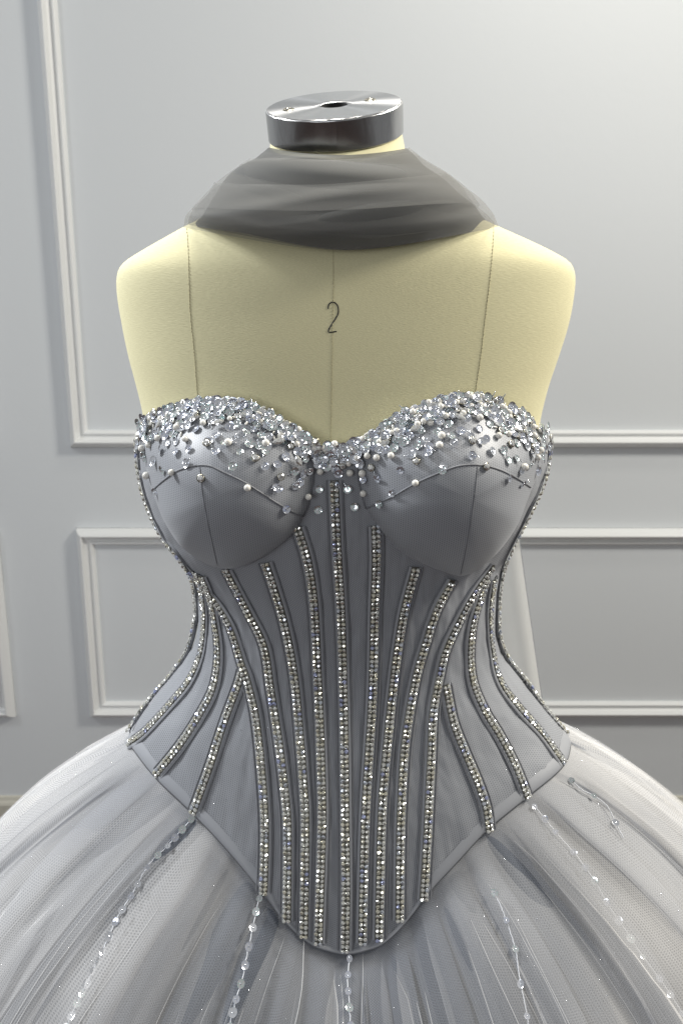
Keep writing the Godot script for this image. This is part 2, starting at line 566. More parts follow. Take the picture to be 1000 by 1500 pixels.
# ------------------------------------------------------------------ the dress form
func dress_form() -> void:
	var t := thing("dress_form", "cream linen dress form with steel neck cap and a number on its chest", "dress form", Vector3.ZERO)
	var nu := 160
	var nv := 130
	var p := PackedVector3Array()
	var u := PackedVector2Array()
	for j in nv:
		var y := lerpf(form.y1, form.y0, j / (nv - 1.0))
		for i in nu + 1:
			var th := TAU * i / nu - PI
			p.append(form.point(th, y))
			u.append(Vector2(th * 0.12, y))
	var g := Geo.new()
	g.grid(p, u, nu + 1, nv)
	part("torso", g.commit(), M["linen"], t)
	# neck cap, its face tipped forward
	var c := on_z(Vector2(489, 153), 0.0)
	var basis := Basis(Vector3(0, 0, 1), deg_to_rad(4.0)) * Basis(Vector3(1, 0, 0), deg_to_rad(23.0))
	var r := 0.0546
	var h := 0.0235
	g = Geo.new()
	g.lathe([Vector2(0.0108, -h), Vector2(r - 0.001, -h), Vector2(r, -h + 0.001)], 96)
	var low := g.commit()
	g = Geo.new()
	g.lathe([Vector2(r, -h + 0.001), Vector2(r, -0.0015), Vector2(r - 0.0006, -0.0004), Vector2(r - 0.0016, 0)], 96)
	var side := g.commit()
	g = Geo.new()
	for k in 1:
		var prof := [Vector2(r - 0.0016, 0)]
		for j in 12: prof.append(Vector2(lerpf(r - 0.002, 0.0118, j / 11.0), 0.0))
		prof.append(Vector2(0.0108, -0.0008))
		g.lathe(prof, 96)
	var cap := Node3D.new()
	cap.name = "neck_cap"
	t.add_child(cap)
	cap.transform = Transform3D(basis, c)
	part("cap_side", side, M["turned steel"], cap)
	part("cap_face", g.commit(), M["brushed steel"], cap)
	part("cap_underside", low, M["turned steel"], cap)
	g = Geo.new()
	g.lathe([Vector2(0.0108, -0.0008), Vector2(0.0108, -h + 0.0005), Vector2(0.0001, -h + 0.0005)], 40)
	part("cap_bore", g.commit(), M["dark hole"], cap)
	for q in [Vector3(-0.036, 0, 0.007), Vector3(0.029, 0, -0.0065)]:
		g = Geo.new()
		g.lathe([Vector2(0.0048, 0.0002), Vector2(0.0042, 0.0007), Vector2(0.0034, 0.0004), Vector2(0.0022, -0.0012)], 24)
		var s := part("screw_hole", g.commit(), M["setting metal"], cap)
		s.position = q
		g = Geo.new()
		g.lathe([Vector2(0.0030, 0.00035), Vector2(0.0001, 0.00035)], 20)
		var d := part("screw_socket", g.commit(), M["dark hole"], cap)
		d.position = q
	# linen neck from the torso up to the tipped cap
	g = Geo.new()
	p = PackedVector3Array()
	u = PackedVector2Array()
	for j in 8:
		for i in 65:
			var th := TAU * i / 64 - PI
			var lo := form.point(th, form.y1)
			var hi := c + basis * Vector3(sin(th) * 0.0532, -h - 0.0002, cos(th) * 0.0532)
			p.append(lo.lerp(hi, j / 7.0))
			u.append(Vector2(th * 0.12, form.y1 + j * 0.002))
	g.grid(p, u, 65, 8)
	part("neck", g.commit(), M["linen"], t)
	# seams and the number
	for s in ["488,330 488,380 488,430 487,480 486,540 485,600 484,660", "274,336 276,370 277,410 279,460 284,510 288,560 290,600 292,640", "722,326 722,350 718,400 711,460 704,520 698,560 693,600 690,640"]:
		g = Geo.new()
		var line := PackedVector3Array()
		for q in curve(pts(s), 6.0):
			var at := hit(form, q)
			line.append(at + form.normal(at) * 0.00005)
		g.tube(line, 0.00018, 5)
		part("seam", g.commit(), M["seam thread"], t)
		# the running stitches along the seam
		var st := []
		for q in curve(pts(s), 5.0):
			var at := hit(form, q + Vector2(rng.randf_range(-0.4, 0.4), 0))
			st.append(Transform3D(Basis().scaled(Vector3(0.0003, 0.0006, 0.0003)), at + form.normal(at) * 0.0003))
		var bm := SphereMesh.new()
		bm.radius = 1.0; bm.height = 2.0; bm.radial_segments = 6; bm.rings = 3
		many("stitching", bm, M["seam thread"], st, t)
	g = Geo.new()
	for s in ["480.5,453 481,447 483.5,444 487.5,442.8 491,444 494.5,448.5 495.6,455 494.5,461 490.5,468 486,475 482,481.5 480.5,486.3", "480.3,486.4 484,486.8 487.5,486.4 490,485.8 493.2,485.6"]:
		var line := PackedVector3Array()
		for q in curve(pts(s), 1.5):
			var at := hit(form, q)
			line.append(at + form.normal(at) * 0.00022)
		g.tube(line, 0.00052, 5, 0.5)
	part("size_number", g.commit(), M["ink"], t)
	g = Geo.new()
	g.lathe([Vector2(0.018, 0.0), Vector2(0.018, 1.0), Vector2(0.001, 1.0)], 24)
	part("stand_pole", g.commit(), M["turned steel"], t)

# ------------------------------------------------------------------ the scarf
func scarf_point(th: float, v: float, shell: float, sd: float) -> Vector3:
	var vs := [0.0, 0.25, 0.5, 0.75, 1.0]
	var l := on_z(Vector2(hermite(vs, [396.0, 350.0, 320.0, 300.0, 282.0], v), 300), 0).x
	var r := on_z(Vector2(hermite(vs, [592.0, 634.0, 668.0, 697.0, 719.0], v), 300), 0).x
	var ys := on_z(Vector2(500, hermite(vs, [216.0, 252.0, 286.0, 311.0, 334.0], v)), 0).y
	var bf := hermite(vs, [0.054, 0.072, 0.084, 0.090, 0.082], v)
	var yf := on_z(Vector2(500, hermite(vs, [224.0, 258.0, 294.0, 331.0, 366.0], v)), bf).y
	var bb := hermite(vs, [0.058, 0.075, 0.088, 0.097, 0.10], v)
	var c := cos(th)
	var a := (r - l) / 2.0
	var b := bf if c > 0 else bb
	var rad := pow(pow(absf(sin(th)) / a, 2.15) + pow(absf(c) / b, 2.15), -1.0 / 2.15)
	# folds run round the neck, sweeping from high on one side to low on the other
	var sw := v + 0.24 * sin(th + sd) + 0.04 * sin(th * 2.0 + sd * 1.7)
	var f := 0.0055 * sin(sw * 8.0 + sd * 2.0) + 0.0016 * sin(sw * 17.0 + th * 0.9 + sd)
	f *= smoothstep(0.0, 0.15, v) * (1.0 - 0.8 * smoothstep(0.8, 1.0, v)) * (0.3 + 0.7 * c * c)
	rad += shell * (0.25 + 0.75 * smoothstep(0.0, 0.3, v)) * (1.0 - 0.6 * smoothstep(0.75, 1.0, v)) + f + 0.003 * smoothstep(0.65, 1.0, v) * absf(sin(th))
	var y := ys + (yf - ys) * pow(maxf(c, 0.0), 1.5) + f * 0.5
	return Vector3((l + r) / 2.0 + sin(th) * rad, y, c * rad)

func scarf() -> void:
	var t := thing("tulle_scarf", "grey tulle scarf wound round the neck of the dress form", "scarf", Vector3.ZERO)
	var k := 0
	for s in [[-0.003, 0.4, 0.0, 0.955, 0], [0.0, 1.9, 0.06, 0.94, 0], [0.006, 3.3, 0.06, 1.0, 1], [0.008, 5.1, 0.0, 0.70, 1], [0.010, 0.9, 0.25, 0.98, 1]]:
		var p := PackedVector3Array()
		var u := PackedVector2Array()
		for j in 70:
			for i in 181:
				var th := TAU * i / 180.0 - PI
				var lo: float = s[2] + 0.06 * (1.0 + sin(th + s[1] * 3.0)) * (0.2 if k == 0 else 1.0)
				var hi: float = s[3] + 0.06 * sin(th + s[1] * 2.0)
				p.append(scarf_point(th, clampf(lerpf(lo, hi, j / 69.0), -0.03, 1.03), s[0], s[1]))
				u.append(Vector2(th * 0.1, j * 0.003))
		var g := Geo.new()
		g.grid(p, u, 181, 70)
		part("scarf_layer", g.commit(), M["scarf tulle %d" % s[4]], t)
		k += 1
	# its loose end hangs down behind the back
	var q := PackedVector3Array()
	var uu := PackedVector2Array()
	for j in 80:
		var v := j / 79.0
		var y := lerpf(1.345, 0.62, v)
		for i in 60:
			var w := i / 59.0
			var x := lerpf(-0.12 - 0.02 * v, 0.150 + 0.15 * v, w)
			var z := -0.115 - 0.10 * smoothstep(0.0, 0.35, v) - 0.10 * v + 0.012 * sin(w * 21.0 + sin(v * 3.0)) * v + 0.005 * sin(w * 47.0) * v
			q.append(Vector3(x, y, z))
			uu.append(Vector2(x, y))
	var g2 := Geo.new()
	g2.grid(q, uu, 60, 80)
	part("hanging_end", g2.commit(), M["scarf tail tulle"], t)
	g2 = Geo.new()
	for e in [0, 59]:
		var line := PackedVector3Array()
		for j in 80: line.append(q[j * 60 + e])
		g2.tube(line, 0.0005, 4)
	part("hanging_end_edge", g2.commit(), M["satin trim"], t)

# ------------------------------------------------------------------ the gown
func theta_table(s: String, end_y: float) -> PackedFloat32Array:
	var pairs := []
	for q in curve(pts(s), 4.0):
		var p := hit(gown, q)
		pairs.append([atan2(p.x - gown.at(p.y)[0], p.z), p.y])
	pairs.sort_custom(func(a, b): return a[0] < b[0])
	var out := PackedFloat32Array()
	for k in 721:
		var th := TAU * k / 720.0 - PI
		var y := end_y
		if th <= pairs[0][0]:
			y = lerpf(pairs[0][1], end_y, smoothstep(0.0, 1.0, (pairs[0][0] - th) / 0.6))
		elif th >= pairs[-1][0]:
			y = lerpf(pairs[-1][1], end_y, smoothstep(0.0, 1.0, (th - pairs[-1][0]) / 0.6))
		else:
			for j in pairs.size() - 1:
				if th <= pairs[j + 1][0]:
					var w: float = pairs[j + 1][0] - pairs[j][0]
					y = lerpf(pairs[j][1], pairs[j + 1][1], 0.0 if w < 1e-6 else (th - pairs[j][0]) / w)
					break
		out.append(y)
	return out

func look(tab: PackedFloat32Array, th: float) -> float:
	var t := fposmod(th + PI, TAU) / TAU * 720.0
	var k := mini(int(t), 719)
	return lerpf(tab[k], tab[k + 1], t - k)

const NECKLINE := "202,642 214,620 232,604 265,594 300,588 330,587 365,594 400,610 430,628 455,645 475,654 490,656 505,654 530,644 560,628 590,610 620,596 655,584 690,580 720,588 750,602 780,622 804,642"
const HEM := "186,1078 191,1092 228,1140 285,1195 335,1248 388,1312 420,1352 455,1382 480,1392 507,1397 535,1392 562,1381 592,1352 622,1314 665,1268 712,1218 770,1170 825,1122 836,1080"
const STRIPS := [
	["190,1090 214,1072 252,1031 279,997 296,956 301,908 297,868 288,838", 1, 1],
	["230,1135 265,1092 296,1044 315,1004 321,956 316,908 307,868 296,842", 1, 1],
	["284,1191 310,1119 330,1058 350,1004 356,982", 1, 1],
	["387,1308 389,1211 384,1126 376,1051 364,997 355,970 340,922 320,885 296,857 270,826", 1, 1],
	["421,1348 422,1218 418,1160 410,1092 398,1010 388,946 364,895 332,834", 1, 1],
	["446,1371 448,1218 446,1160 441,1092 432,990 418,915 402,860 389,822", 1, 1],
	["467,1381 472,1218 472,1160 469,1058 466,990 461,888 451,820 436,772", 1, 1],
	["506,1392 507,1300 506,1200 505,1100 503,1000 500,900 494,800 490,703", 1, 1],
	["530,1381 533,1231 537,1143 543,1048 546,972 547.5,896 550,820 549,770", -1, 1],
	["554,1376 557,1231 560,1160 566,1090 573,1020 581,953 591,893 608,829", -1, 1],
	["584,1348 585,1234 587,1170 591,1100 599,1040 609,987 621,945 638,893 662,848", -1, 1],
	["619,1317 624,1234 627,1170 630,1105 633,1041 642,991 651,953 670,911 693,869 722,826", -1, 1],
	["715,1217 710,1181 697,1143 678,1098 662,1056 651,1002", -1, 1],
	["771,1168 754,1124 731,1079 708,1041 691,999 687,953 693,904 712,847", -1, 1],
	["823,1117 792,1075 758,1037 731,999 719,953 716,896 722,847", -1, 1],
]
const SIDE_CHAINS := ["203,645 206,690 217,735 240,785 262,812 283,845 289,880 289,905 277,952 252,990 214,1035 190,1072", "803,648 797,690 784,728 757,782 738,822 730,855 727,896 729,934 742,966 769,1000 796,1038 829,1076"]
const CUPS := [
	["462,664 461,696 454,735 444,757 430,781 398,808 370,824 343,832 316,829 292,817 268,798 245,764 231,737 219,710 210,679 204,648 215,622 232,607 265,596 300,590 330,589 365,596 400,612 430,630 452,648", "335,722",
		"224,718 241,703 262,689 289,682 309,683 330,693 357,706 384,723 418,744 444,757", "293,684 297,723 306,771 319,829", "462,664 461,696 454,735 444,757"],
	["522,660 524,696 530,725 536,746 558,778 582,805 616,825 650,838 674,843 698,832 725,808 752,771 776,722 790,689 801,648 780,624 750,604 720,590 690,582 655,586 620,598 590,612 560,630 532,648", "665,722",
		"536,745 575,727 609,708 643,693 670,683 698,681 725,686 752,698 777,714", "699,682 694,730 686,781 674,842", "522,660 524,696 530,725 536,746"],
]

# how far a bust cup stands off the bodice at a measured point
func cup_height(q: Vector2) -> Vector3:
	for c in cups:
		var d: Vector2 = q - c.c
		var k := fposmod(d.angle(), TAU) / TAU * 256.0
		var r := lerpf(c.r[int(k) % 256], c.r[(int(k) + 1) % 256], k - int(k))
		var u := d.length() / r
		if u < 1.0:
			var low: float = clampf(d.y / maxf(d.length(), 1e-5), -1.0, 1.0)   # 1 at the bottom of the cup
			var e := lerpf(1.15, 0.52, smoothstep(-0.6, 0.5, low))
			return c.out * 0.042 * pow(1.0 - pow(u, 2.1), e)
	return Vector3.ZERO

func dress_at(q: Vector2) -> Vector3:
	return hit(gown, q) + cup_height(q)

# the point of the dressed surface that is seen at a measured point
func seen(q: Vector2) -> Vector3:
	var w := q
	var p := dress_at(w)
	for k in 5:
		var e := q - project(p)
		if e.length() < 0.4: break
		w += e * 0.8
		p = dress_at(w)
	return p

func seen_normal(q: Vector2, p: Vector3) -> Vector3:
	var a := seen(q + Vector2(4, 0)) - seen(q - Vector2(4, 0))
	var b := seen(q + Vector2(0, 4)) - seen(q - Vector2(0, 4))
	var n := b.cross(a).normalized()
	if n.dot(EYE - p) < 0.0: n = -n
	if a.length() > 0.02 or b.length() > 0.02 or n.length() < 0.5: n = gown.normal(p)
	return n

func ball_gown() -> void:
	var t := thing("ball_gown", "strapless grey ball gown with beaded sweetheart bodice and full tulle skirt", "gown", Vector3.ZERO)
	top_y = theta_table(NECKLINE, 1.16)
	hem_y = theta_table(HEM, 0.90)
	for c in CUPS:
		var o := pts(c[0])
		var ctr: Vector2 = pts(c[1])[0]
		o.append(o[0])
		var fine := curve(o, 2.0)
		var rr := PackedFloat32Array()
		for k in 256:
			var dir := Vector2.from_angle(TAU * k / 256.0)
			var best := 60.0
			for j in fine.size() - 1:
				var x = Geometry2D.segment_intersects_segment(ctr, ctr + dir * 400.0, fine[j], fine[j + 1])
				if x != null: best = (x - ctr).length()
			rr.append(best)
		cups.append({"c": ctr, "r": rr, "out": Vector3(-0.16 if ctr.x < 500 else 0.16, 0.10, 1.0).normalized()})
	bodice(t)
	for k in 2: cup(t, k)
	bodice_glitter(t)
	boning(t)
	hem_band(t)
	for tail in [true, false]:
		for k in 3: sequins.append(make_sequin(k, tail))
	skirt(t)
	beadwork(t)

func strip_x(k: int, y: float, tab: Array) -> float:
	var a: PackedVector2Array = tab[k]
	if y >= a[0].y: return a[0].x
	if y <= a[a.size() - 1].y: return a[a.size() - 1].x
	for j in a.size() - 1:
		if y <= a[j].y and y >= a[j + 1].y:
			return lerpf(a[j].x, a[j + 1].x, (a[j].y - y) / maxf(a[j].y - a[j + 1].y, 1e-4))
	return a[0].x

func bodice(t: Node3D) -> void:
	var tab := []
	for s in STRIPS: tab.append(curve(pts(s[0]), 6.0))
	var nu := 300
	var nv := 120
	var p := PackedVector3Array()
	var u := PackedVector2Array()
	for j in nv:
		for i in nu + 1:
			var w := 2.0 * i / nu - 1.0
			var th := PI * (0.62 * w + 0.38 * w * w * w)
			var y := lerpf(look(top_y, th), look(hem_y, th), j / (nv - 1.0))
			# the cloth pulls and puckers a little between the bones
			p.append(gown.point(th, y, 0.0012 * skirt_noise.get_noise_2d(th * 330.0, y * 1100.0) + 0.0005 * skirt_noise.get_noise_2d(th * 900.0, y * 500.0)))
			u.append(Vector2(th * 0.14, y))
	var pieces := {}
	for j in nv - 1:
		for i in nu:
			var a := j * (nu + 1) + i
			var m := (p[a] + p[a + nu + 2]) / 2.0
			var key := -1
			if m.z > 0.0:
				var q := project(m)
				key = 0
				for k in STRIPS.size():
					if q.x > strip_x(k, q.y, tab): key = k + 1
			if not pieces.has(key): pieces[key] = []
			pieces[key].append(a)
	for key in pieces:
		var g := Geo.new()
		var at := {}
		for a in pieces[key]:
			var id := []
			for n in [a, a + 1, a + nu + 2, a + nu + 1]:
				if not at.has(n): at[n] = g.vert(p[n], u[n])
				id.append(at[n])
			g.quad(id[0], id[1], id[2], id[3])
		part("bodice_back" if key < 0 else "bodice_panel", g.commit(), M["bodice tulle"], t)

func bodice_glitter(t: Node3D) -> void:
	var bm := SphereMesh.new()
	bm.radius = 1.0; bm.height = 1.0; bm.radial_segments = 5; bm.rings = 2
	var fl := []
	while fl.size() < 260:
		var th := rng.randf_range(-1.5, 1.5)
		var lo := look(hem_y, th)
		var p := gown.point(th, lerpf(lo, 1.02, pow(rng.randf(), 1.3)), 0.0002)
		fl.append(Transform3D(Basis.from_euler(Vector3(rng.randf() * 6, rng.randf() * 6, 0)).scaled(Vector3.ONE * rng.randf_range(0.0002, 0.00045)), p))
	many("glitter", bm, M["glitter fleck"], fl, t)

func cup(t: Node3D, k: int) -> void:
	var c = cups[k]
	var arc := curve(pts(CUPS[k][2]), 3.0)
	var ver := curve(pts(CUPS[k][3]), 3.0)
	var nu := 120
	var nv := 44
	var p := PackedVector3Array()
	var u := PackedVector2Array()
	for j in nv:
		var f := pow(j / (nv - 1.0), 0.75)
		for i in nu:
			var a := TAU * i / nu
			var e := a / TAU * 256.0
			var r := lerpf(c.r[int(e) % 256], c.r[(int(e) + 1) % 256], e - int(e))
			var q: Vector2 = c.c + Vector2.from_angle(a) * r * minf(f, 0.9995)
			var at := dress_at(q)
			p.append(at if j < nv - 1 else hit(gown, q) - gown.normal(at) * 0.001)
			u.append(Vector2(at.x, at.y))
	var g := [Geo.new(), Geo.new(), Geo.new()]
	var ids := [{}, {}, {}]
	for j in nv - 1:
		for i in nu:
			var n := [j * nu + i, j * nu + (i + 1) % nu, (j + 1) * nu + (i + 1) % nu, (j + 1) * nu + i]
			var q := project((p[n[0]] + p[n[2]]) / 2.0)
			var piece := 0
			var ya := 1e9
			for m in arc.size() - 1:
				if q.x >= arc[m].x and q.x < arc[m + 1].x: ya = lerpf(arc[m].y, arc[m + 1].y, (q.x - arc[m].x) / (arc[m + 1].x - arc[m].x))
			if q.y > ya:
				var xv := ver[ver.size() - 1].x
				for m in ver.size() - 1:
					if q.y >= ver[m].y and q.y < ver[m + 1].y: xv = ver[m].x
				piece = 1 if q.x < xv else 2
			var id := []
			for w in n:
				if not ids[piece].has(w): ids[piece][w] = g[piece].vert(p[w], u[w])
				id.append(ids[piece][w])
			g[piece].quad(id[0], id[1], id[2], id[3])
	var o := part("bust_cup", g[0].commit(), M["bodice tulle"], t)
	part("cup_panel", g[1].commit(), M["bodice tulle"], o)
	part("cup_panel", g[2].commit(), M["bodice tulle"], o)
	for s in [2, 3, 4]:
		var line := PackedVector3Array()
		for q in curve(pts(CUPS[k][s]), 3.0): line.append(seen(q))
		var tg := Geo.new()
		tg.tube(line, [0, 0, 0.0008, 0.00045, 0.0007][s], 6)
		part("cup_seam", tg.commit(), M["dark cord"], o)

# a faceted stone: table, crown, girdle, base; radius one
func gem(sides: int, long := 1.0, tints := false) -> ArrayMesh:
	var g := Geo.new()
	var rings := [[0.5, 0.62], [0.82, 0.42], [1.0, 0.16], [0.9, 0.0]]
	for r in rings:
		for q in sides:
			var a := TAU * (q + (0.5 if r[0] == 0.82 else 0.0)) / sides
			var s: Vector2 = Vector2(cos(a), sin(a)) * r[0]
			if long > 1.0: s = Vector2(s.x * (1.0 - 0.28 * absf(sin(a))), s.y * long)
			g.vert(Vector3(s.x, s.y, r[1]))
	for k in 3:
		for q in sides:
			var q2 := (q + 1) % sides
			if k == 0:
				g.tri(q, sides + q, q2); g.tri(q2, sides + q, sides + q2)
			elif k == 1:
				g.tri(sides + q, sides * 2 + q2, sides + q2); g.tri(sides + q, sides * 2 + q, sides * 2 + q2)
			else:
				g.quad(sides * 2 + q, sides * 3 + q, sides * 3 + q2, sides * 2 + q2)
	for q in range(1, sides - 1): g.tri(0, q, q + 1)
	for k in range(0, g.i.size(), 3):      # front faces run clockwise
		var a := g.v[g.i[k]]
		var n := (g.v[g.i[k + 2]] - a).cross(g.v[g.i[k + 1]] - a)
		if n.dot(a + Vector3(0, 0, 0.001) - Vector3(0, 0, 0.1)) < 0:
			var w := g.i[k + 1]; g.i[k + 1] = g.i[k + 2]; g.i[k + 2] = w
	if tints:
		var cs := [Color(1, 1, 0.97), Color(0.9, 0.9, 0.84), Color(1, 1, 1), Color(0.62, 0.62, 0.58)]
		for k in g.i.size() / 3: g.c.append(cs[(k * 7 + k / 3) % 4])
	return g.commit(true)

func facing(p: Vector3, n: Vector3, along: Vector3, size: Vector3) -> Transform3D:
	var x := along.cross(n).normalized()
	var y := n.cross(x).normalized()
	return Transform3D(Basis(x * size.x, y * size.y, n * size.z), p)

func ribbon(p: PackedVector3Array, n: PackedVector3Array, half: float, rise: float) -> Geo:
	var g := Geo.new()
	var prof := [[-1.0, -0.0012], [-0.9, rise * 0.75], [-0.55, rise], [0.0, rise * 1.02], [0.55, rise], [0.9, rise * 0.75], [1.0, -0.0012]]
	var q := PackedVector3Array()
	var u := PackedVector2Array()
	for k in p.size():
		var t := (p[mini(k + 1, p.size() - 1)] - p[maxi(k - 1, 0)]).normalized()
		var s := t.cross(n[k]).normalized()
		for e in prof:
			q.append(p[k] + s * half * e[0] + n[k] * e[1])
			u.append(Vector2(e[0] * half, k * 0.003))
	g.grid(q, u, 7, p.size())
	return g

func boning(t: Node3D) -> void:
	var stone := gem(7, 1.0, true)
	for s in STRIPS:
		var line := curve(pts(s[0]), 3.6)
		var p := PackedVector3Array()
		var n := PackedVector3Array()
		for q in line:
			p.append(hit(gown, q))
			n.append(gown.normal(p[p.size() - 1]))
		var mid: Vector2 = line[line.size() / 2]
		var g := ribbon(p, n, 0.0058, 0.0013)
		var o := part("boning_strip", g.commit(), M["satin trim"], t)
		for side in [1.0, -1.0]:
			var cord := PackedVector3Array()
			for k in p.size():
				var tg := (p[mini(k + 1, p.size() - 1)] - p[maxi(k - 1, 0)]).normalized()
				cord.append(p[k] - tg.cross(n[k]).normalized() * s[1] * side * 0.0060 + n[k] * 0.0008)
			var tb := Geo.new()
			tb.tube(cord, 0.0009 if side > 0 else 0.0005, 6, 1.0, n)
			part("piping", tb.commit(), M["dark cord"], o)
		var base := ribbon(p, n, 0.0036, 0.0017)
		part("stone_setting", base.commit(), M["dark setting"], o)
		chain(o, p, n, stone, 2, 0.0018, 0.0039, 0.0018, -0.0006 * s[1])
	for s in SIDE_CHAINS:
		var line := curve(pts(s), 3.0)
		var p := PackedVector3Array()
		var n := PackedVector3Array()
		for q in line:
			var b := hit(gown, q)
			p.append(b)
			n.append((gown.normal(b) * Vector3(1, 1, 0.6)).normalized())
		var g := Geo.new()
		g.tube(p, 0.0016, 6)
		var o := part("side_chain", g.commit(), M["dark cord"], t)
		chain(o, p, n, stone, 1, 0.0024, 0.0045, 0.0024, 0.0)

func chain(o: Node3D, p: PackedVector3Array, n: PackedVector3Array, stone: Mesh, cols: int, size: float, pitch: float, rise: float, shift: float) -> void:
	var where := []
	var tints := []
	var run := 0.0
	for k in p.size() - 1:
		var l := p[k].distance_to(p[k + 1])
		if l > 0.02: continue
		while run < l:
			var f := run / l
			var at := p[k].lerp(p[k + 1], f)
			var nn := n[k].lerp(n[k + 1], f).normalized()
			var tg := (p[k + 1] - p[k]).normalized()
			var sd := tg.cross(nn).normalized()
			for c in cols:
				var off := shift + (c - (cols - 1) / 2.0) * size * 1.95
				var tilt := (nn + sd * rng.randf_range(-0.42, 0.42) + tg * rng.randf_range(-0.3, 0.5)).normalized()
				where.append(facing(at + sd * off + tg * rng.randf_range(-0.0002, 0.0002) + nn * rise, tilt, tg.rotated(nn, rng.randf() * 0.8), Vector3(size, size, size * 1.2) * rng.randf_range(0.9, 1.05)))
				var w := rng.randf()
				tints.append(Color(1.0, 1.0, 0.97) if w < 0.68 else Color(0.95, 0.92, 0.8) if w < 0.88 else Color(0.85, 0.9, 1.0) if w < 0.96 else Color(0.65, 0.7, 1.0))
			run += pitch
		run -= l
	many("rhinestones", stone, M["foiled crystal"], where, o, tints)

func hem_band(t: Node3D) -> void:
	var g := Geo.new()
	var p := PackedVector3Array()
	var u := PackedVector2Array()
	var n := 360
	for k in n + 1:
		var th := TAU * k / n - PI
		var y := look(hem_y, th)
		for j in 9:
			var f := j / 8.0
			var yy := y + lerpf(0.0035, 0.011, smoothstep(0.36, 0.5, absf(th))) * f
			var off := 0.0015 * sin(PI * pow(f, 0.8)) + 0.0002
			if j == 0: off = -0.0035
			p.append(gown.point(th, yy - (0.0008 if j == 1 else 0.0), off))
			u.append(Vector2(th * 0.14, yy))
	g.grid(p, u, 9, n + 1)
	part("hem_band", g.commit(), M["satin trim"], t)

# skirt: radius beyond the hem at a drop d below it
func flare(th: float, d: float) -> float:
	var s := smoothstep(0.15, 1.25, absf(wrapf(th, -PI, PI)))
	return lerpf(0.12, 0.185, s) * (1.0 - exp(-d / lerpf(0.13, 0.115, s))) + lerpf(0.30, 0.25, s) * d

func fold_phase(th: float, d: float, layer: int) -> float:
	var n: float = [23.0, 43.0, 29.0, 16.0][layer]
	return th * n + layer * 2.1 + 5.0 * skirt_noise.get_noise_2d(th * 34.0 + layer * 91.0, d * 22.0)

func fold_depth(d: float) -> float:
	return minf(0.0024 + 0.085 * d, 0.03) * smoothstep(-0.004, 0.03, d)

func fold(th: float, d: float, layer: int) -> float:
	var a := fold_depth(d)
	var ph := fold_phase(th, d, layer)
	var fine := sin(th * 83.0 + layer * 3.0 + 6.0 * skirt_noise.get_noise_2d(th * 60.0, 300.0 + layer * 50.0))
	# knife pleats: a slow rise and an abrupt fall, unevenly spaced
	var k: float = th * [0.0, 13.0, 9.0, 6.0][layer] + 3.5 * skirt_noise.get_noise_2d(th * 40.0 + layer * 37.0, d * 16.0 + 700.0)
	var saw := fposmod(k, 1.0)
	if int(floor(k)) % 3 == 0: saw = 1.0 - saw
	var knife: float = (saw - 0.5) * [0.0, 0.75, 0.5, 0.4][layer] * smoothstep(0.0, 0.04, d)
	return a * ([0.8, 0.5, 0.3, 0.25][layer] * cos(ph) + 0.10 * fine + knife)

# pleats lean over and double back on themselves
func lean_of(th: float, d: float, layer: int) -> float:
	var n: float = [23.0, 43.0, 29.0, 16.0][layer]
	var over: float = [0.2, 1.2, 1.7, 1.3][layer] * (0.75 + 0.9 * skirt_noise.get_noise_2d(th * 25.0, 500.0 + layer * 33.0))
	return over / n * sin(fold_phase(th, d, layer)) * smoothstep(-0.01, 0.03, d)

func skirt_point(th: float, d: float, layer: int) -> Vector3:
	var y := look(hem_y, th) - d
	var top := look(hem_y, th)
	var dd := maxf(d, 0.0)
	var off: float = [-0.0075, -0.0058, -0.0042, -0.0028][layer]
	var grow: float = [-2.2, -1.0, 0.45, 0.9][layer] * fold_depth(dd)   # each layer clears the one below it
	var p := gown.point(th, top if d > 0 else y)
	var cx: float = gown.at(top)[0]
	var r := Vector2(p.x - cx, p.z).length() + off + grow + flare(th, dd) + fold(th, dd, layer)
	return Vector3(cx + sin(th) * r, y, cos(th) * r)

func skirt_val(p: Vector3, layer: int) -> float:
	var cx: float = gown.at(p.y + 0.1)[0]
	var th := atan2(p.x - cx, p.z)
	var d := look(hem_y, th) - p.y
	if d < 0.0: return gown.val(p)
	var s := skirt_point(th, d, layer)
	return Vector2(p.x - cx, p.z).length() / Vector2(s.x - cx, s.z).length() - 1.0

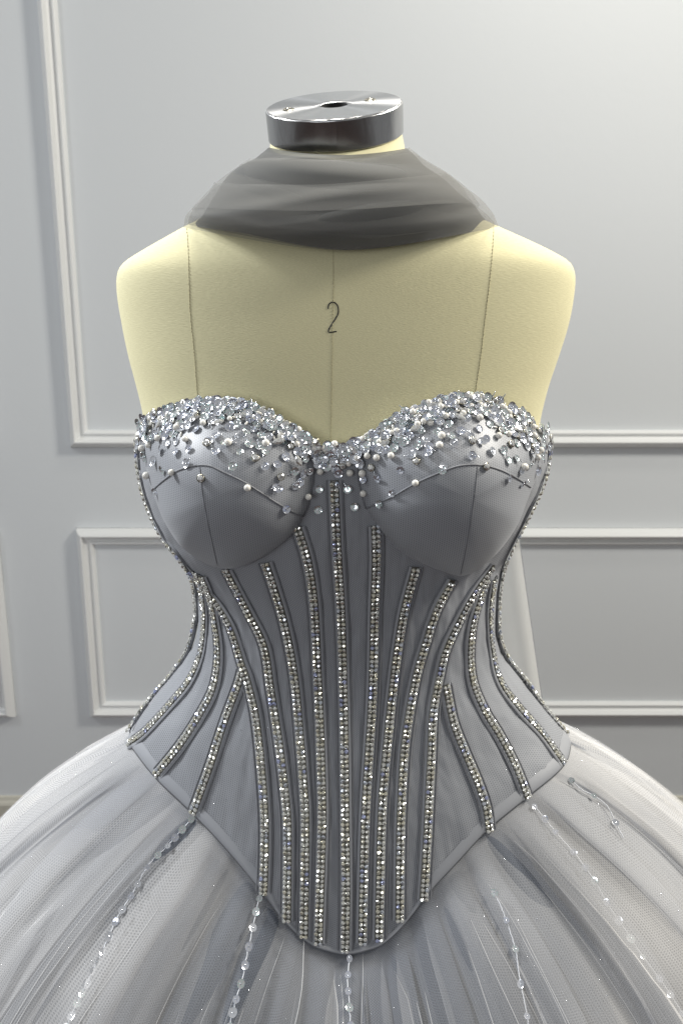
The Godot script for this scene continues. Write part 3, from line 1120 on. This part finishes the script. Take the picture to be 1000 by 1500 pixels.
func skirt(t: Node3D) -> void:
	var sk: Node3D
	for layer in 4:
		var nu := 1100 if layer else 500
		var nv := 70
		var p := PackedVector3Array()
		var u := PackedVector2Array()
		for j in nv:
			var f := j / (nv - 1.0)
			for i in nu:
				var w := 2.0 * i / nu - 1.0
				var th := PI * (0.6 * w + 0.4 * w * w * w)
				var drop := -0.03 + (look(hem_y, th) + 0.02) * (0.45 * f + 0.55 * f * f * f)
				p.append(lean_point(th, lean_of(th, drop, layer), drop, layer))
				u.append(Vector2(th * 0.32, drop))
		var g := Geo.new()
		g.grid(p, u, nu, nv, true)
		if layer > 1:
			# shade painted by alpha: dark centre front, pale hips; random variation from pleat to pleat
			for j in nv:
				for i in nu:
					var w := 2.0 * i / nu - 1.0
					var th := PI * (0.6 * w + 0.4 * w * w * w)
					var shade_alpha := lerpf(0.08, 0.33, smoothstep(0.25, 1.05, absf(th))) * (1.0 + 0.55 * skirt_noise.get_noise_2d(th * 90.0 + layer * 60.0, j * 2.0))
					g.c.append(Color(1, 1, 1, clampf(shade_alpha, 0.05, 0.6)))
		if layer == 0:
			sk = part("skirt", g.commit(), M["lining satin"], t)
		else:
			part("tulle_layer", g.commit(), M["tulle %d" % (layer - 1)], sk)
	# hairline creases where a pleat turns over and the net is seen edge on
	var cg := Geo.new()
	for k in 54:
		var layer := 2 + k % 2
		var th0 := rng.randf_range(-1.75, 1.75)
		var d0 := rng.randf_range(0.0, 0.05)
		var d1 := rng.randf_range(0.12, 0.5)
		var line := PackedVector3Array()
		for j in 36:
			var d := lerpf(d0, d1, j / 35.0)
			var th := th0 + 0.05 * skirt_noise.get_noise_2d(th0 * 400.0, d * 60.0)
			var q := lean_point(th, lean_of(th, d, layer), d, layer)
			line.append(q + Vector3(sin(th), 0.3, cos(th)) * 0.0006)
		cg.tube(line, rng.randf_range(0.0002, 0.0004), 4)
	part("tulle_crease", cg.commit(), M["tulle crease"], sk, "stuff")
	# strings of sequins down the skirt
	for s in [["283,1197 268,1214 245,1240 217,1268 196,1306 172,1345 150,1394 130,1435 103,1492 92,1520", 0.0018, 18.0], ["381,1312 374,1340 370,1362 365,1383 360,1408 356,1430 350,1450 344,1472 336,1505", 0.0018, 20.0], ["512,1400 511,1413 509,1434 510,1455 512,1480 514,1510", 0.0018, 21.0], ["722,1304 738,1340 750,1375 755,1393 760,1430 770,1480 774,1510", 0.0008, 46.0], ["780,1178 806,1210 823,1230 845,1255 870,1290 890,1325 910,1355 940,1400 970,1440 999,1485", -0.002, 30.0], ["834,1140 850,1156 868,1165 885,1177 894,1190 900,1203 913,1228", 0.001, 38.0]]:
		var line := PackedVector3Array()
		var seq := []
		var val := func(p: Vector3) -> float: return skirt_val(p, 3)
		var left := 8.0
		var prev: Vector2
		for q in curve(pts(s[0]), 4.0):
			var at := hit_val(val, q, 0.5, -0.1)
			var out := (EYE - at).normalized()
			line.append(at + out * s[1] + Vector3(rng.randf_range(-0.0003, 0.0003), 0, 0))
			left -= 4.0
			if left <= 0.0:
				seq.append([at + out * (s[1] + 0.001), out, q - prev])
				left = s[2] * rng.randf_range(0.7, 1.35)
			prev = q
		var g := Geo.new()
		g.tube(line, 0.00045, 5)
		var o := part("sequin_string", g.commit(), M["thread"], t)
		for e in seq:
			var n: Vector3 = (e[1] + Vector3(rng.randf_range(-0.45, 0.45), rng.randf_range(-0.2, 0.6), 0)).normalized()
			var z := part("sequin", sequins[rng.randi() % 3 + 3], [M["sequin film"], M["glass bead"]], o)
			z.transform = facing(e[0], n, Vector3(e[2].x, -e[2].y, 0).normalized(), Vector3(0.0030, 0.0034, 0.0014) * rng.randf_range(0.7, 1.12))
	# flecks of glitter caught in the tulle
	var bm := SphereMesh.new()
	bm.radius = 1.0; bm.height = 1.0; bm.radial_segments = 5; bm.rings = 2
	var fl := []
	for k in 1500:
		var th := rng.randf_range(-1.9, 1.9)
		var d := rng.randf_range(0.004, 0.30)
		var p := skirt_point(th, d, 3)
		fl.append(Transform3D(Basis.from_euler(Vector3(rng.randf() * 6, rng.randf() * 6, 0)).scaled(Vector3.ONE * rng.randf_range(0.0002, 0.00055)), p + Vector3(sin(th), 0.4, cos(th)) * 0.001))
	many("glitter", bm, M["glitter fleck"], fl, sk)

func lean_point(th: float, lean: float, drop: float, layer: int) -> Vector3:
	var a := skirt_point(th, drop, layer)
	var cx: float = gown.at(look(hem_y, th))[0]
	return Vector3(cx, 0, 0) + (a - Vector3(cx, 0, 0)).rotated(Vector3.UP, lean)

# ------------------------------------------------------------------ beadwork
var sequins := []
func make_sequin(kind: int, tail: bool) -> ArrayMesh:
	var cs: Array = [[Color(0.86, 0.88, 0.92), Color(0.80, 0.84, 0.92), Color(0.9, 0.9, 0.92), Color(0.76, 0.79, 0.84)], [Color(0.66, 0.72, 0.92), Color(0.88, 0.89, 0.92), Color(0.84, 0.83, 0.88), Color(0.82, 0.88, 0.92)], [Color(0.9, 0.9, 0.9), Color(0.6, 0.88, 0.82), Color(0.92, 0.86, 0.86), Color(0.85, 0.86, 0.92)]][kind]
	var g := Geo.new()
	var sides := 12
	var rings := [[0.12, 0.02], [0.55, 0.05], [0.8, 0.12], [1.0, 0.21]]
	for r in rings:
		for q in sides:
			var a := TAU * q / sides
			g.vert(Vector3(cos(a) * r[0], sin(a) * r[0], r[1]))
	for k in 3:
		for q in sides:
			var q2 := (q + 1) % sides
			g.quad(k * sides + q, k * sides + q2, (k + 1) * sides + q2, (k + 1) * sides + q)
			g.c.append(cs[(q * 3 + k * 2) % 4]); g.c.append(cs[(q * 3 + k) % 4])
	var m := g.commit(true)
	g = Geo.new()
	var b := Vector3(0, 0, 0.18)
	var ring := 8
	g.lathe([Vector2(0.02, -0.2), Vector2(0.17, -0.1), Vector2(0.22, 0.0), Vector2(0.17, 0.1), Vector2(0.02, 0.15)], ring)
	for k in g.v.size(): g.v[k] = Vector3(g.v[k].x, -g.v[k].z, g.v[k].y) + b
	if tail:
		g.tube(PackedVector3Array([Vector3(0.1, 0.1, 0.3), Vector3(0.4, 0.5, 0.42), Vector3(0.9, 1.2, 0.4), Vector3(1.1, 1.45, 0.3)]), 0.12, 6)
	return g.commit(false, m)

func near_line(q: Vector2, line: PackedVector2Array) -> float:
	var best := 1e9
	for p in line: best = minf(best, q.distance_squared_to(p))
	return sqrt(best)

func beadwork(t: Node3D) -> void:
	var round_gem := gem(8, 1.0, true)
	var navette := gem(10, 1.9, true)
	var pearl := SphereMesh.new()
	pearl.radius = 1.0; pearl.height = 2.0; pearl.radial_segments = 14; pearl.rings = 8
	var prong := Geo.new()
	prong.lathe([Vector2(0.9, -0.5), Vector2(1.14, 0.0), Vector2(1.16, 0.2), Vector2(1.02, 0.24)], 12)
	for k in prong.v.size(): prong.v[k] = Vector3(prong.v[k].x, -prong.v[k].z, prong.v[k].y)
	var claw := prong.commit()
	var items := []          # [pixel, kind, size in pixels, lift]
	# pieces that stand alone below the crowded edge
	for q in pts("229,721 275,679 341,684 407,716 420,746 466,746 418,745 388,684 403,713 438,706 431,711 442,694 388,662 406,681 380,655 392,655 352,663 318,663 317,640 278,658 260,663 240,688 237,660 306,648 330,650 446,672 430,690 452,690 345,645 372,672 468,716 509,716 519,742 557,738 575,722 587,689 554,700 534,702 604,667 627,664 649,683 647,690 625,644 640,634 660,640 617,632 600,640 580,645 565,660 719,662 735,660 710,644 754,672 774,680 761,690 743,675 688,640 704,648 664,650 628,655 690,668 744,700 763,708"):
		items.append([q, 0, rng.randf_range(11, 14), 0.0012])
	for q in pts("255,692 362,714 389,651 274,645 235,643 218,696 448,727 533,693 573,669 609,707 646,640 652,612 643,654 535,722 727,640 764,684 787,660 735,600 512,692 540,668 335,650 469,690 300,622 262,628 410,640 620,620 700,614 490,650 700,596 778,640 250,610 289,588 325,590 762,610 741,606 560,630 590,615 515,655"):
		items.append([q, 1, rng.randf_range(9.5, 11.5), 0.0022])
	for q in pts("296,701 374,672 410,698 545,685 610,677 710,684 690,647 746,651 304,650 403,614 525,655 756,640 425,655 348,612 640,596 680,602"):
		items.append([q, 2, rng.randf_range(9, 11), 0.0016])
	for q in [["321,623", 1.4], ["407,649", 1.2], ["434,676", -0.55], ["463,660", 0.8], ["563,653", 1.15], ["608,631", 0.9], ["672,615", -0.7], ["753,630", -0.8], ["800,645", 0.1], ["358,611", 0.6], ["288,616", 1.3], ["697,585", -0.6], ["520,660", -0.9], ["382,604", 0.7], ["240,622", 0.9], ["630,598", 1.1]]:
		items.append([pts(q[0])[0], 3, 10.5, 0.003, q[1]])
	# the crowded edge, thinning out downwards
	var line := curve(pts(NECKLINE), 1.0)
	var taken := []
	for e in items: taken.append(e[0])
	var tries := 0
	var made := 0
	while made < 500 and tries < 20000:
		tries += 1
		var k := rng.randi() % line.size()
		var e := line[k]
		var side := absf(e.x - 497.0)
		var depth := 40.0 if side > 40 else 26.0
		if side > 230: depth = 62.0
		elif side < 75: depth = 36.0
		var d := -3.0 + absf(rng.randfn(0.0, depth * 0.62))
		var q := e + Vector2(rng.randf_range(-6, 6), d)
		var inset := maxf(0.0, q.y - 650.0) * 0.32
		if d > 70 or q.x < 206.0 + inset or q.x > 799.0 - inset: continue
		var gap := lerpf(5.0, 15.0, clampf((d - depth * 0.55) / 26.0, 0, 1))
		var ok := true
		for o in taken:
			if o.distance_squared_to(q) < gap * gap: ok = false; break
		if not ok: continue
		taken.append(q)
		made += 1
		var w := rng.randf()
		var kind := 0 if w < 0.74 else 4 if w < 0.84 else 1 if w < 0.91 else 2
		items.append([q, kind, rng.randf_range(11.5, 15.5) if kind == 0 else rng.randf_range(8.0, 11.0) if kind != 4 else rng.randf_range(5, 8), rng.randf_range(0.0008, 0.005) * clampf(1.4 - d / 40.0, 0.25, 1.0)])
	items.sort_custom(func(a, b): return a[2] > b[2])
	var rest := {}
	var count := 0
	for e in items:
		var q: Vector2 = e[0]
		var p := seen(q)
		var n := seen_normal(q, p)
		var mm: float = EYE.distance_to(p) / FOCAL * e[2] * 0.5
		var wild := 0.36 if e[1] == 0 else 0.3
		var tn := (n + Vector3(rng.randf_range(-wild, wild), rng.randf_range(-wild, wild), rng.randf_range(-0.1, wild))).normalized()
		var ang: float = e[4] if e.size() > 4 else rng.randf() * TAU
		var along := Vector3(sin(ang), cos(ang), 0.0)
		var x := facing(p + n * e[3], tn, along, Vector3.ONE * mm)
		var mesh: Mesh
		var ms
		var called := "sequin"
		match e[1]:
			0:
				mesh = sequins[rng.randi() % 6]; ms = [M["sequin film"], M["glass bead"]]
			1:
				mesh = pearl; ms = M["pearl"]; called = "pearl"
			2:
				mesh = round_gem; ms = M["foiled crystal"]; called = "crystal"
			3:
				mesh = navette; ms = M["foiled crystal"]; called = "crystal"
			4:
				mesh = pearl; ms = M["glass bead"]; called = "glass_bead"
				x = facing(p + n * e[3], tn, along, Vector3(mm * 0.55, mm * 1.2, mm * 0.55))
		if count < 290:
			var o := part(called, mesh, ms, t)
			o.transform = x
			if e[1] == 2 or e[1] == 3:
				var c := part("claw_setting", claw, M["setting metal"], o)
				if e[1] == 3: c.scale = Vector3(0.92, 1.9, 0.7)
			count += 1
		else:
			if not rest.has(mesh): rest[mesh] = [ms, []]
			rest[mesh][1].append(x)
			if e[1] == 2:
				if not rest.has(claw): rest[claw] = [M["setting metal"], []]
				rest[claw][1].append(x)
	for m in rest:
		many("small_beads", m, rest[m][0], rest[m][1], t)
